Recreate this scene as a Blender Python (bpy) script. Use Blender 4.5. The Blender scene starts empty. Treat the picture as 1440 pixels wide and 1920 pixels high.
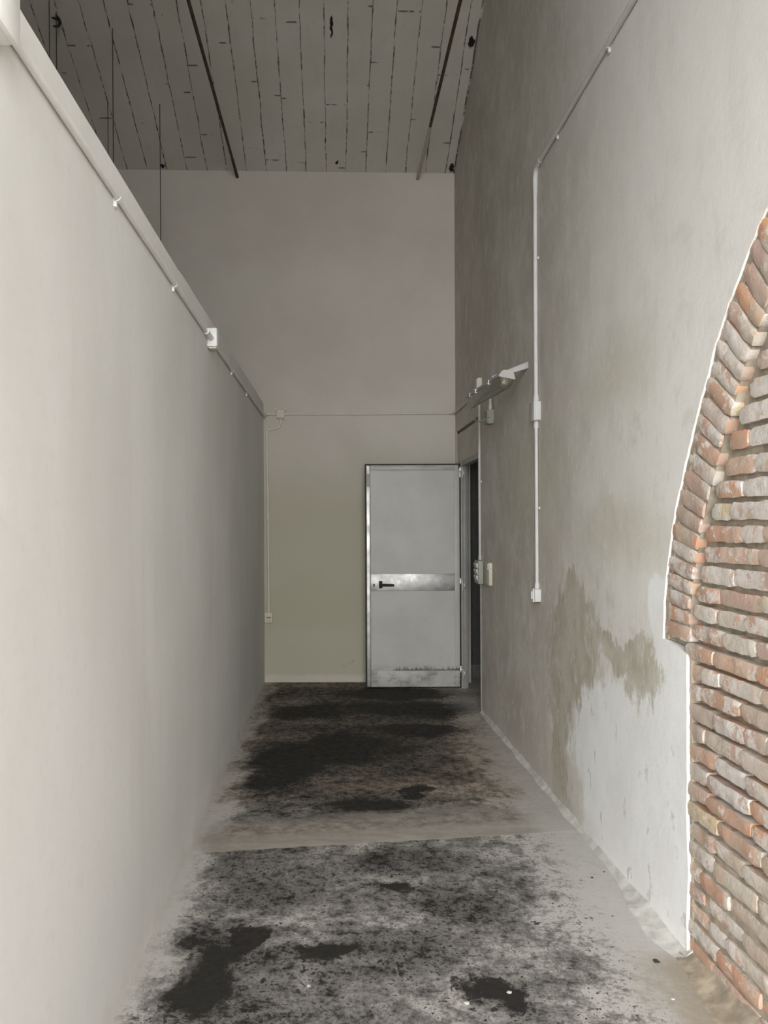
import bpy, bmesh, math, random
from mathutils import Vector, Matrix, noise as mn
from mathutils.geometry import delaunay_2d_cdt

random.seed(7)
S = bpy.context.scene
COL = S.collection

# ------------------------------------------------------------------ camera
F = 1497.0                       # focal length in pixels of the 1440 x 1920 frame
PX, PY = 627.0, 988.0            # where the corridor's axis meets the frame
EYE = 1.5
cd = bpy.data.cameras.new('camera')
cam = bpy.data.objects.new('camera', cd)
COL.objects.link(cam)
cam.location = (0, 0, EYE)
cam.rotation_mode = 'QUATERNION'
from mathutils import Euler, Quaternion
cam.rotation_quaternion = Euler((math.pi / 2, 0, 0)).to_quaternion() @ Quaternion((0, 0, 1), math.radians(-0.25))
cd.sensor_fit = 'VERTICAL'
cd.sensor_height = 36.0
cd.sensor_width = 27.0
cd.lens = 36.0 * F / 1920.0
cd.shift_x = (720.0 - PX) / 1920.0
cd.shift_y = (PY - 960.0) / 1920.0
cd.clip_start = 0.02
S.camera = cam

# ------------------------------------------------------------------ light
W = bpy.data.worlds.new('overcast_sky')
S.world = W
W.use_nodes = True
bg = W.node_tree.nodes['Background']
bg.inputs['Color'].default_value = (0.965, 0.988, 1.0, 1)
bg.inputs['Strength'].default_value = 15.0

OPEN_X0, OPEN_X1, OPEN_Z, FRONT_Y = -2.60, 1.30, 4.4, -2.1
pl = bpy.data.lights.new('daylight_portal', 'AREA')
pl.shape = 'RECTANGLE'
pl.size = OPEN_X1 - OPEN_X0
pl.size_y = OPEN_Z
pl.cycles.is_portal = True
plo = bpy.data.objects.new('daylight_portal', pl)
COL.objects.link(plo)
plo.location = ((OPEN_X0 + OPEN_X1) / 2, FRONT_Y - 0.05, OPEN_Z / 2)
plo.rotation_euler = (math.pi / 2, 0, 0)      # faces +Y, into the corridor

S.view_settings.view_transform = 'Standard'
S.view_settings.look = 'None'
S.view_settings.gamma = 1.0
S.view_settings.use_curve_mapping = False
S.view_settings.exposure = 0.0
S.cycles.use_denoising = True
S.cycles.max_bounces = 16
S.cycles.diffuse_bounces = 7
S.cycles.sample_clamp_indirect = 8.0
S.cycles.caustics_reflective = False
S.cycles.caustics_refractive = False

# ------------------------------------------------------------------ geometry of the place
BACK = 7.72                       # back wall
LIGHT_BAY_Y = 0.4                      # partition ends here; the unseen bay before it is added for the light
XL = -0.68                        # corridor face of the low partition


def XR(y):                        # corridor face of the tall right wall (it closes in a little with depth)
    return 1.223 - 0.010 * (y - 2.8)


def ceil_z(x, y):
    return 4.914 + 0.45 * (BACK - y) - 0.016 * (x - 1.17)


def floor_pt(px, py):             # a spot on the floor
    y = EYE * F / (py - PY)
    return ((px - PX) / F * y, y)


def wall_pt(px, py):              # a spot on the right wall
    y = 1.21 * F / (px - PX)
    return (y, EYE + (PY - py) / F * y)


# ------------------------------------------------------------------ node helpers
class Mat:
    def __init__(self, name):
        self.m = bpy.data.materials.new(name)
        self.m.use_nodes = True
        self.t = self.m.node_tree
        self.b = self.t.nodes['Principled BSDF']
        self.b.inputs['Specular IOR Level'].default_value = 0.3
        self.pos = None

    def new(self, typ, **kw):
        n = self.t.nodes.new(typ)
        for k, v in kw.items():
            setattr(n, k, v)
        return n

    def put(self, sock, v):
        if v is None:
            return
        if isinstance(v, bpy.types.NodeSocket):
            self.t.links.new(v, sock)
        else:
            if isinstance(v, (tuple, list)) and len(v) == 3 and sock.type == 'RGBA':
                v = (*v, 1.0)
            sock.default_value = v

    def P(self):
        if self.pos is None:
            self.pos = self.new('ShaderNodeNewGeometry')
        return self.pos.outputs['Position']

    def island(self):
        self.P()
        return self.pos.outputs['Random Per Island']

    def m1(self, op, a, b=None, c=None, clamp=False):
        n = self.new('ShaderNodeMath', operation=op, use_clamp=clamp)
        for i, v in enumerate((a, b, c)):
            self.put(n.inputs[i], v)
        return n.outputs[0]

    def v(self, op, a, b=None, c=None):
        n = self.new('ShaderNodeVectorMath', operation=op)
        for i, q in enumerate((a, b, c)):
            self.put(n.inputs[i], q)
        return n.outputs['Value'] if op in ('LENGTH', 'DOT_PRODUCT', 'DISTANCE') else n.outputs[0]

    def sep(self, vec):
        n = self.new('ShaderNodeSeparateXYZ')
        self.put(n.inputs[0], vec)
        return n.outputs

    def noise(self, scale, detail=4.0, rough=0.6, stretch=(1, 1, 1), off=(0, 0, 0), vec=None, color=False, dist=0.0):
        q = self.v('MULTIPLY_ADD', vec if vec is not None else self.P(), stretch, off)
        n = self.new('ShaderNodeTexNoise')
        self.put(n.inputs['Vector'], q)
        n.inputs['Scale'].default_value = scale
        n.inputs['Detail'].default_value = detail
        n.inputs['Roughness'].default_value = rough
        n.inputs['Distortion'].default_value = dist
        return n.outputs['Color'] if color else n.outputs['Fac']

    def step(self, x, lo, hi, a=0.0, b=1.0, smooth=True):
        n = self.new('ShaderNodeMapRange', interpolation_type='SMOOTHSTEP' if smooth else 'LINEAR', clamp=True)
        for k, q in zip(('Value', 'From Min', 'From Max', 'To Min', 'To Max'), (x, lo, hi, a, b)):
            self.put(n.inputs[k], q)
        return n.outputs[0]

    def mix(self, f, a, b, blend='MIX'):
        n = self.new('ShaderNodeMix', data_type='RGBA', blend_type=blend)
        self.put(n.inputs['Factor'], f)
        self.put(n.inputs['A'] if False else n.inputs[6], a)
        self.put(n.inputs[7], b)
        return n.outputs[2]

    def ramp(self, x, stops, interp='LINEAR'):
        n = self.new('ShaderNodeValToRGB')
        cr = n.color_ramp
        cr.interpolation = interp
        while len(cr.elements) < len(stops):
            cr.elements.new(0.5)
        for e, (p, c) in zip(cr.elements, stops):
            e.position = p
            e.color = (*c, 1)
        self.put(n.inputs[0], x)
        return n.outputs[0]

    def blobs(self, vec, items):
        """smallest scaled distance to a list of ((centre), (radius)) ellipses"""
        d = None
        for c, r in items:
            s = tuple(1.0 / q for q in r)
            o = tuple(-a * b for a, b in zip(c, s))
            l = self.v('LENGTH', self.v('MULTIPLY_ADD', vec, s, o))
            d = l if d is None else self.m1('MINIMUM', d, l)
        return d

    def warp(self, amount, scale, detail=4):
        n = self.noise(scale, detail, color=True)
        return self.v('MULTIPLY_ADD', self.v('SUBTRACT', n, (0.5, 0.5, 0.5)), (amount,) * 3, self.P())

    def bump(self, h, strength=0.3, dist=0.01):
        n = self.new('ShaderNodeBump')
        n.inputs['Strength'].default_value = strength
        n.inputs['Distance'].default_value = dist
        self.put(n.inputs['Height'], h)
        self.t.links.new(n.outputs[0], self.b.inputs['Normal'])

    def done(self, color, rough=0.8, metal=0.0, **kw):
        self.put(self.b.inputs['Base Color'], color)
        self.put(self.b.inputs['Roughness'], rough)
        self.put(self.b.inputs['Metallic'], metal)
        for k, q in kw.items():
            self.put(self.b.inputs[k], q)
        return self.m


def simple(name, col, rough=0.6, metal=0.0, var=0.08, scale=14.0, bump=0.0, **kw):
    m = Mat(name)
    n = m.noise(scale, 4)
    c = m.mix(m.step(n, 0.3, 0.7), tuple(q * (1 - var) for q in col), tuple(min(1, q * (1 + var)) for q in col))
    if bump:
        m.bump(n, bump, 0.004)
    return m.done(c, rough, metal, **kw)


# ------------------------------------------------------------------ materials
def make_floor():
    m = Mat('stained_concrete')
    P = m.P()
    x, y, z = m.sep(P)
    wp = m.v('ADD', m.warp(0.60, 2.6, 4), m.v('MULTIPLY_ADD', m.v('SUBTRACT', m.noise(14, 4, color=True), (.5, .5, .5)), (0.10,) * 3, (0, 0, 0)))
    wp = m.v('MULTIPLY', wp, (1, 1, 0))

    def el(cx, cy, rx, ry):
        c = floor_pt(cx, cy)
        ry_w = abs(floor_pt(cx, cy - ry)[1] - floor_pt(cx, cy + ry)[1]) / 2
        return ((c[0], c[1], 0), (rx / F * c[1], ry_w, 1))
    solid = [el(650, 1405, 85, 22), el(540, 1428, 52, 30), el(515, 1463, 28, 16), el(575, 1332, 60, 11), el(780, 1328, 100, 11),
             el(790, 1370, 70, 10), el(497, 1311, 12, 4), el(788, 1485, 17, 8), el(370, 1795, 52, 50), el(345, 1878, 60, 42),
             el(440, 1765, 30, 18), el(620, 1773, 48, 14), el(727, 1674, 40, 8), el(905, 1862, 42, 22), el(700, 1510, 60, 10),
             el(780, 1300, 110, 8), el(450, 1432, 14, 6)]
    half = [el(640, 1500, 150, 30), el(520, 1640, 150, 45), el(490, 1840, 130, 75), el(960, 1900, 80, 28), el(700, 1350, 200, 50),
            el(600, 1300, 120, 14), el(830, 1440, 120, 26), el(720, 1620, 150, 28), el(760, 1800, 120, 60), el(850, 1690, 70, 40),
            el(640, 1440, 200, 20)]
    ds = m.blobs(wp, solid)
    dh = m.blobs(wp, half)
    fine = m.noise(22, 8, 0.72)
    fa = m.noise(2.6, 9, 0.70, off=(1, 4, 0))
    fb = m.noise(15, 9, 0.80, off=(3, 1, 0))
    fc = m.noise(70, 5, 0.75, off=(0, 6, 0))
    speck = m.noise(60, 4, 0.7)
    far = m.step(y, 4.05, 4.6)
    xw = m.m1('ADD', x, m.m1('MULTIPLY', m.m1('SUBTRACT', m.noise(5, 6, 0.65, (1, 0.6, 1)), 0.5), 0.5))
    ld = m.step(xw, -0.50, -0.68)
    rd = m.step(xw, 0.68, 1.05)
    marg = m.m1('MAXIMUM', ld, rd)

    def add(*q):
        r = q[0]
        for k in q[1:]:
            r = m.m1('ADD', r, k)
        return r
    q = add(0.69, m.m1('MULTIPLY', m.m1('SUBTRACT', fc, 0.5), 1.0), m.m1('MULTIPLY', m.m1('SUBTRACT', fa, 0.5), 1.7), m.m1('MULTIPLY', m.m1('SUBTRACT', fb, 0.5), 3.0),
            m.m1('MULTIPLY', m.step(ds, 1.7, 0.5), -0.34), m.m1('MULTIPLY', m.step(dh, 1.5, 0.4), -0.20), m.m1('MULTIPLY', marg, 0.42),
            m.m1('MULTIPLY', far, 0.0))
    c = m.ramp(q, [(0.0, (0.012, 0.011, 0.009)), (0.26, (0.020, 0.018, 0.016)), (0.34, (0.062, 0.058, 0.055)), (0.50, (0.125, 0.118, 0.110)),
                   (0.70, (0.200, 0.188, 0.175)), (0.92, (0.34, 0.32, 0.295)), (1.0, (0.48, 0.46, 0.435))])
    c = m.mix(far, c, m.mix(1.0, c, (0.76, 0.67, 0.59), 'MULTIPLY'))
    sv = add(m.step(ds, 1.9, 0.45), m.m1('MULTIPLY', far, -0.20), m.m1('MULTIPLY', m.step(dh, 1.6, 0.4), 0.16), m.m1('MULTIPLY', m.m1('SUBTRACT', fb, 0.5), 5.5), m.m1('MULTIPLY', m.m1('SUBTRACT', fc, 0.5), 2.6))
    c = m.mix(m.step(sv, 0.54, 0.66), c, m.mix(speck, (0.014, 0.012, 0.010), (0.032, 0.028, 0.024)))
    # small black specks
    sp = add(m.noise(30, 6, 0.72, off=(9, 0, 0)), m.m1('MULTIPLY', m.step(ds, 2.4, 0.8), 0.10), m.m1('MULTIPLY', m.step(dh, 1.6, 0.6), 0.03))
    c = m.mix(m.step(sp, 0.600, 0.63, 0, 0.9), c, (0.02, 0.019, 0.017))
    # pale band of newer mortar across the corridor
    yy = m.m1('SUBTRACT', m.m1('ADD', y, m.m1('MULTIPLY', m.m1('SUBTRACT', m.noise(9, 5), 0.5), 0.05)), m.m1('MULTIPLY_ADD', x, 0.135, 3.765))
    yt = m.m1('ADD', yy, m.m1('MULTIPLY', m.m1('SUBTRACT', m.noise(4, 6, 0.7, (0.6, 2.5, 1)), 0.5), 0.42))
    band = m.m1('MULTIPLY', m.step(yy, -0.008, 0.008), m.step(yt, 0.46, 0.26))
    bc = m.mix(m.step(m.noise(6, 8, 0.75, (0.8, 2.2, 1)), 0.3, 0.75), (0.29, 0.26, 0.225), (0.42, 0.39, 0.345))
    bc = m.mix(m.m1('MULTIPLY', m.step(yy, 0.10, 0.22), m.step(fb, 0.4, 0.62)), bc, (0.17, 0.15, 0.13))
    c = m.mix(m.m1('MULTIPLY', band, 0.95), c, bc)
    # dust along both walls
    ld = m.step(xw, -0.52, -0.68)
    rd = m.step(xw, 0.88, 1.12)
    near = m.step(y, 7.2, 3.2, 0.45, 1.0)
    c = m.mix(m.m1('MULTIPLY', m.m1('MULTIPLY', m.m1('MAXIMUM', ld, rd), near), 0.85), c, m.mix(fine, (0.42, 0.40, 0.375), (0.58, 0.56, 0.53)))
    # white paint splashes and scrapes
    spl = m.m1('MULTIPLY', m.step(m.noise(48, 3, 0.6, (1, 1, 1), (2, 7, 0)), 0.715, 0.74), m.step(m.noise(3, 2, off=(5, 5, 0)), 0.42, 0.6))
    c = m.mix(m.m1('MULTIPLY', spl, 0.8), c, (0.66, 0.65, 0.62))
    scr = m.m1('MULTIPLY', m.step(m.noise(7, 3, 0.5, (3.2, 0.35, 1), (1, 3, 0), dist=0.6), 0.70, 0.78), m.step(y, 3.9, 3.3))
    c = m.mix(m.m1('MULTIPLY', scr, 0.4), c, (0.5, 0.49, 0.47))
    # earth under the brickwork
    earth = m.m1('MULTIPLY', m.step(xw, 0.95, 1.15), m.step(y, 2.85, 2.7))
    c = m.mix(m.m1('MULTIPLY', earth, 0.8), c, (0.33, 0.28, 0.21))
    m.bump(m.m1('ADD', m.m1('MULTIPLY', fine, 0.7), m.m1('MULTIPLY', band, 0.5)), 0.35, 0.008)
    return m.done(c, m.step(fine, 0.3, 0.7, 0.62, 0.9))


def make_left():
    m = Mat('limewashed_plaster')
    x, y, z = m.sep(m.P())
    a = m.noise(1.3, 5, 0.6, (1, 1, 0.6))
    streak = m.noise(2.6, 4, 0.55, (1, 2.2, 0.22), (4, 0, 2))
    fine = m.noise(26, 6, 0.6)
    c = m.mix(m.step(a, 0.3, 0.7), (0.665, 0.66, 0.635), (0.735, 0.732, 0.718))
    c = m.mix(m.step(streak, 0.5, 0.75, 0, 0.35), c, (0.60, 0.575, 0.53))
    c = m.mix(m.step(fine, 0.5, 0.8, 0, 0.25), c, (0.56, 0.54, 0.50))
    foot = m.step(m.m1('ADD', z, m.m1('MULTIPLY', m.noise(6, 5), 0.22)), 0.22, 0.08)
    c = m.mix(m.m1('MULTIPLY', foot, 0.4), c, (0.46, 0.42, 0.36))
    m.bump(m.m1('ADD', m.m1('MULTIPLY', a, 2.0), m.m1('MULTIPLY', fine, 0.4)), 0.18, 0.012)
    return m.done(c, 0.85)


def make_back():
    m = Mat('cream_plaster')
    x, y, z = m.sep(m.P())
    a = m.noise(1.1, 5, 0.6)
    fine = m.noise(20, 6, 0.65)
    c = m.mix(m.step(a, 0.3, 0.7), (0.515, 0.475, 0.42), (0.575, 0.535, 0.485))
    # the lower wall turns yellowish olive and darker
    zz = m.m1('ADD', z, m.m1('MULTIPLY', m.m1('SUBTRACT', m.noise(1.7, 6, 0.6), 0.5), 0.9))
    c = m.mix(m.step(zz, 2.5, 1.5, 0, 0.85), c, (0.42, 0.395, 0.30))
    damp = m.m1('MULTIPLY', m.step(zz, 1.05, 0.8), m.step(zz, 0.45, 0.6))
    c = m.mix(m.m1('MULTIPLY', damp, 0.35), c, (0.40, 0.375, 0.27))
    spots = m.m1('MULTIPLY', m.step(m.noise(9, 5, 0.7, off=(2, 0, 3)), 0.62, 0.72), m.step(z, 0.7, 0.15))
    c = m.mix(m.m1('MULTIPLY', spots, 0.7), c, (0.26, 0.23, 0.17))
    c = m.mix(m.step(fine, 0.55, 0.8, 0, 0.2), c, (0.48, 0.45, 0.38))
    foot = m.step(m.m1('ADD', z, m.m1('MULTIPLY', m.m1('SUBTRACT', fine, .5), 0.08)), 0.09, 0.05)
    c = m.mix(m.m1('MULTIPLY', foot, 0.5), c, (0.60, 0.57, 0.48))
    m.bump(m.m1('ADD', a, m.m1('MULTIPLY', fine, 0.4)), 0.15, 0.01)
    return m.done(c, 0.85)


def make_right():
    m = Mat('damp_stained_plaster')
    P = m.P()
    x, y, z = m.sep(P)
    wp = m.v('ADD', m.warp(0.30, 3.0, 4), m.v('MULTIPLY_ADD', m.v('SUBTRACT', m.noise(9, 5, color=True, stretch=(1, 1, .6)), (.5, .5, .5)), (0.10,) * 3, (0, 0, 0)))
    wp = m.v('MULTIPLY', wp, (0, 1, 1))

    def el(cx, cy, rx, ry):
        c = wall_pt(cx, cy)
        ryw = ry / F * c[0]
        rxw = abs(wall_pt(cx - rx, cy)[0] - wall_pt(cx + rx, cy)[0]) / 2
        return ((0, c[0], c[1]), (1, rxw, ryw))
    a = m.noise(1.5, 6, 0.62)
    b = m.noise(4.5, 7, 0.66, (1, 1, 0.7))
    fine = m.noise(30, 6, 0.68, (1, 1, 0.8))
    c = m.mix(m.step(a, 0.32, 0.68), (0.52, 0.475, 0.415), (0.64, 0.60, 0.54))
    c = m.mix(m.step(b, 0.42, 0.72, 0, 0.6), c, (0.455, 0.42, 0.36))
    # whiter paint towards the arch, with the stronger daylight there painted in
    arch = m.step(m.m1('ADD', y, m.m1('MULTIPLY', m.m1('SUBTRACT', a, .5), 2.0)), 4.8, 2.9)
    c = m.mix(m.m1('MULTIPLY', arch, 0.85), c, (0.76, 0.735, 0.695))
    # vertical grey runs
    run = m.noise(4.0, 4, 0.6, (1, 1.6, 0.16), (0, 3, 1))
    c = m.mix(m.step(run, 0.52, 0.75, 0, 0.22), c, (0.52, 0.49, 0.43))
    mot = m.noise(7, 8, 0.72, (1, 1, 0.75), (0, 5, 1))
    c = m.mix(m.m1('MULTIPLY', m.step(mot, 0.48, 0.66, 0, 0.5), m.step(z, 3.2, 1.2, 0.3, 1.0)), c, (0.49, 0.46, 0.395))
    c = m.mix(m.step(mot, 0.48, 0.36, 0, 0.4), c, (0.74, 0.72, 0.68))
    # fresh pale paint at the foot, near the arch
    white = m.blobs(wp, [el(1195, 1520, 135, 250), el(1250, 1340, 45, 190), el(1150, 1440, 95, 160), el(1235, 1140, 25, 80)])
    wv = m.m1('ADD', white, m.m1('MULTIPLY', m.m1('SUBTRACT', b, 0.5), 1.1))
    c = m.mix(m.step(wv, 1.12, 0.90, 0, 0.95), c, m.mix(m.step(b, .35, .7), (0.85, 0.845, 0.83), (0.78, 0.77, 0.74)))
    pale = m.blobs(wp, [el(1130, 905, 60, 45), el(1180, 640, 40, 120)])
    c = m.mix(m.step(m.m1('ADD', pale, m.m1('MULTIPLY', m.m1('SUBTRACT', b, .5), 1.6)), 1.2, 0.7, 0, 0.45), c, (0.68, 0.665, 0.63))
    # olive damp where the paint has gone
    dampd = m.blobs(wp, [el(1068, 1200, 42, 95), el(1046, 1330, 17, 120), el(1046, 1450, 14, 70), el(1058, 1515, 11, 40), el(1150, 1222, 60, 22),
                         el(1200, 1262, 28, 75), el(1165, 1225, 50, 30), el(1060, 1290, 26, 50), el(1078, 1130, 30, 40)])
    dv = m.m1('ADD', dampd, m.m1('MULTIPLY', m.m1('SUBTRACT', m.noise(9, 7, 0.7, (1, 1, .6)), 0.5), 2.6))
    dc = m.mix(m.step(m.noise(6, 7, 0.7, (1, 1, .6), (0, 0, 4)), 0.35, 0.65), (0.37, 0.335, 0.24), (0.52, 0.49, 0.41))
    c = m.mix(m.step(dv, 1.15, 0.75, 0, 0.85), c, dc)
    yel = m.blobs(wp, [el(1160, 1000, 90, 75), el(1150, 700, 80, 90), el(1000, 900, 60, 120)])
    c = m.mix(m.step(yel, 1.25, 0.3, 0, 0.5), c, (0.53, 0.50, 0.39))
    # whitish scuffs
    sc = m.m1('MULTIPLY', m.step(m.noise(38, 6, 0.8, (1, 1, 0.4)), 0.535, 0.62), m.step(m.noise(3, 4, off=(0, 2, 5)), 0.38, 0.6))
    c = m.mix(m.m1('MULTIPLY', sc, 0.6), c, (0.76, 0.74, 0.69))
    # small grey chips at the foot
    ch = m.m1('MULTIPLY', m.step(m.noise(13, 5, 0.6, (1, 1, .55), (0, 1, 9)), 0.635, 0.67), m.step(z, 1.1, 0.3))
    c = m.mix(m.m1('MULTIPLY', ch, 0.5), c, (0.42, 0.40, 0.35))
    foot = m.step(m.m1('ADD', z, m.m1('MULTIPLY', m.m1('SUBTRACT', b, .5), 0.3)), 0.16, 0.05)
    c = m.mix(m.m1('MULTIPLY', m.m1('MULTIPLY', foot, m.step(y, 3.4, 4.2)), 0.5), c, (0.52, 0.49, 0.45))
    h = m.m1('ADD', m.m1('ADD', a, m.m1('MULTIPLY', fine, 0.35)), m.m1('MULTIPLY', m.step(dv, 1.1, 0.9), -0.5))
    m.bump(h, 0.3, 0.012)
    return m.done(c, 0.88)


def make_ceiling():
    m = Mat('whitewashed_hollow_tiles')
    x, y, z = m.sep(m.P())
    wx = m.m1('ADD', x, m.m1('MULTIPLY', m.m1('SUBTRACT', m.noise(3.0, 3), 0.5), 0.03))
    u = m.m1('DIVIDE', m.m1('ADD', wx, 10.05), 0.192)
    fr = m.m1('ABSOLUTE', m.m1('SUBTRACT', m.m1('FRACT', u), 0.5))        # 0.5 at a joint
    row = m.m1('FLOOR', u)
    wn = m.new('ShaderNodeTexWhiteNoise', noise_dimensions='1D')
    m.put(wn.inputs['W'], row)
    broken = m.noise(5.0, 7, 0.85, (6, 2.2, 0), (0, 0, 0))
    broken = m.m1('ADD', broken, m.m1('MULTIPLY', m.m1('SUBTRACT', wn.outputs['Value'], .5), 0.05))
    wid = m.step(m.noise(9, 3, off=(3, 0, 0)), 0.3, 0.75, 0.005, 0.034)
    edge = m.m1('SUBTRACT', 0.5, wid)
    joint = m.step(fr, m.m1('SUBTRACT', edge, 0.012), edge)
    line = m.m1('MULTIPLY', joint, m.step(broken, 0.42, 0.54))
    # short cross joints, staggered per row
    v = m.m1('ADD', m.m1('DIVIDE', y, 0.62), m.m1('MULTIPLY', wn.outputs['Value'], 7.0))
    fv = m.m1('ABSOLUTE', m.m1('SUBTRACT', m.m1('FRACT', v), 0.5))
    cross = m.m1('MULTIPLY', m.step(fv, 0.488, 0.493), m.step(m.noise(8, 3, 0.6, (1, 1, 0), (7, 2, 0)), 0.53, 0.62))
    line = m.m1('MAXIMUM', line, m.m1('MULTIPLY', cross, 0.9))
    a = m.noise(1.2, 5, 0.6)
    b = m.noise(7, 6, 0.65, (2, 0.5, 1))
    c = m.mix(m.step(a, 0.3, 0.7), (0.50, 0.475, 0.425), (0.57, 0.545, 0.50))
    c = m.mix(m.step(b, 0.5, 0.78, 0, 0.5), c, (0.45, 0.425, 0.37))
    seam = m.m1('ABSOLUTE', m.m1('SUBTRACT', m.m1('MULTIPLY_ADD', y, 0.010, wx), 1.2435))
    line = m.m1('MAXIMUM', line, m.m1('MULTIPLY', m.step(seam, 0.012, 0.004), m.step(m.noise(4, 5, 0.75, (0.1, 1, 0), (0, 2, 0)), 0.40, 0.52)))
    c = m.mix(m.m1('MULTIPLY', line, 0.90), c, (0.060, 0.046, 0.035))
    holes = m.step(m.blobs(m.v('MULTIPLY', m.warp(0.05, 20, 3), (1, 1, 0)),
                           [((1.135, 6.52, 0), (.03, .05, 1)), ((-0.005, 6.42, 0), (.013, .085, 1)), ((1.14, 7.66, 0), (.02, .05, 1)),
                            ((-1.64, 7.68, 0), (.02, .02, 1)), ((0.04, 7.62, 0), (.016, .02, 1))]), 1.1, 0.8)
    c = m.mix(holes, c, (0.015, 0.012, 0.01))
    m.bump(m.m1('ADD', m.m1('MULTIPLY', line, -1.0), m.m1('MULTIPLY', b, 0.3)), 0.4, 0.01)
    return m.done(c, 0.9)


def make_brick():
    m = Mat('old_brick')
    r = m.island()
    col = m.ramp(r, [(0.0, (0.47, 0.29, 0.20)), (0.14, (0.54, 0.30, 0.175)), (0.26, (0.42, 0.30, 0.25)), (0.42, (0.54, 0.37, 0.275)),
                     (0.56, (0.46, 0.32, 0.255)), (0.68, (0.56, 0.45, 0.28)), (0.78, (0.50, 0.285, 0.19)), (0.86, (0.54, 0.46, 0.40)), (0.94, (0.48, 0.34, 0.27))], 'CONSTANT')
    P = m.P()
    off = m.v('MULTIPLY_ADD', P, (1, 1, 1), (0, 0, 0))
    n1 = m.noise(9, 6, 0.7)
    n2 = m.noise(34, 6, 0.7)
    n3 = m.noise(90, 3, 0.6)
    col = m.mix(m.step(n2, 0.4, 0.7, 0, 0.6), col, (0.36, 0.265, 0.215))
    # remains of limewash, patchy and different from brick to brick
    w = m.m1('ADD', m.m1('ADD', n1, m.m1('MULTIPLY', m.m1('SUBTRACT', n2, 0.5), 0.55)), m.m1('MULTIPLY', m.m1('SUBTRACT', m.m1('FRACT', m.m1('MULTIPLY', r, 37.3)), 0.5), 0.30))
    col = m.mix(m.step(w, 0.46, 0.54, 0, 0.80), col, m.mix(m.step(n2, .3, .7), (0.50, 0.455, 0.405), (0.68, 0.65, 0.61)))
    red = m.m1('MULTIPLY', m.step(m.noise(26, 4, 0.6, off=(3, 3, 3)), 0.62, 0.67), 0.65)
    col = m.mix(red, col, (0.56, 0.24, 0.12))
    dust = m.m1('MULTIPLY', m.step(m.noise(6, 5, 0.6, off=(1, 8, 2)), 0.45, 0.64), 0.65)
    col = m.mix(dust, col, (0.45, 0.395, 0.32))
    m.bump(m.m1('ADD', n2, m.m1('MULTIPLY', n3, 0.4)), 0.6, 0.006)
    return m.done(col, 0.9)


def make_door_paint():
    m = Mat('worn_grey_enamel')
    x, y, z = m.sep(m.P())
    n = m.noise(3, 5)
    g = m.noise(26, 6, 0.7, (1.6, 1, 0.35))
    c = m.mix(m.step(n, .3, .7), (0.42, 0.41, 0.375), (0.48, 0.465, 0.43))
    # soot line where water stood above the kick rail
    zl = m.m1('SUBTRACT', z, 0.168)
    drip = m.m1('MULTIPLY', m.step(zl, m.step(g, .35, .75, 0.01, 0.075), -0.004), m.step(zl, -0.008, 0.002))
    drip = m.m1('MULTIPLY', drip, m.m1('MULTIPLY', m.step(x, 0.50, 0.58), m.step(m.noise(5, 3, stretch=(1, 0, 0)), 0.3, 0.5)))
    c = m.mix(m.m1('MULTIPLY', drip, 0.93), c, (0.03, 0.026, 0.02))
    smear = m.m1('MULTIPLY', m.step(m.noise(6, 6, 0.75, (1, 1, 1.6), (2, 0, 1)), 0.42, 0.62), m.step(z, 0.26, 0.10))
    c = m.mix(m.m1('MULTIPLY', smear, 0.75), c, (0.17, 0.155, 0.125))
    topd = m.m1('MULTIPLY', m.step(m.noise(5, 5, 0.7, (1, 1, 6), (7, 0, 3)), 0.45, 0.6), m.step(z, 2.0, 2.04))
    c = m.mix(m.m1('MULTIPLY', topd, 0.45), c, (0.2, 0.18, 0.15))
    return m.done(c, 0.42)


def make_alu():
    m = Mat('worn_aluminium')
    n = m.noise(7, 5, 0.6, (1, 1, 1.4))
    c = m.mix(m.step(n, 0.35, 0.65), (0.40, 0.385, 0.365), (0.56, 0.54, 0.515))
    return m.done(c, m.step(m.noise(9, 4), 0.35, 0.65, 0.40, 0.55), 0.9)


FLOOR = make_floor()
LEFT = make_left()
BACKM = make_back()
RIGHT = make_right()
CEIL = make_ceiling()
BRICK = make_brick()
DOORP = make_door_paint()
MORTAR = simple('lime_mortar', (0.30, 0.255, 0.195), 0.95, var=0.3, scale=16, bump=0.6)  # mortar colour darkened to carry the shade in the deep joints
DUST = simple('pale_plaster_dust', (0.53, 0.51, 0.475), 0.95, var=0.2, scale=14, bump=0.6)
EARTH = simple('brown_earth_and_mortar', (0.36, 0.30, 0.225), 0.95, var=0.3, scale=14, bump=0.8)
PVC = simple('white_pvc', (0.74, 0.735, 0.715), 0.45, var=0.03)
PVCD = simple('toned_down_white_pvc', (0.53, 0.52, 0.50), 0.5, var=0.05)  # darker copy of the white pvc, offsets the strong light on the right wall
PVCP = simple('cream_painted_pvc', (0.60, 0.57, 0.50), 0.6, var=0.05)
PVCG = simple('grey_green_plastic', (0.30, 0.30, 0.25), 0.55, var=0.08)
IVORY = simple('ivory_plastic', (0.56, 0.51, 0.37), 0.5, var=0.12, scale=60)
DARK = simple('black_rubber', (0.015, 0.013, 0.011), 0.6)
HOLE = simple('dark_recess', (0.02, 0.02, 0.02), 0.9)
ALU = make_alu()
ALUG = simple('grey_painted_steel', (0.31, 0.30, 0.275), 0.4, 0.0, var=0.08)
ZINC = simple('zinc_hinge', (0.42, 0.42, 0.40), 0.4, 0.6, var=0.15, scale=60)
RUST = simple('rusted_iron', (0.085, 0.055, 0.038), 0.8, 0.0, var=0.35, scale=30, bump=0.3)
ROOM = simple('dull_grey_plaster', (0.14, 0.135, 0.125), 0.9, var=0.1)
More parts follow.
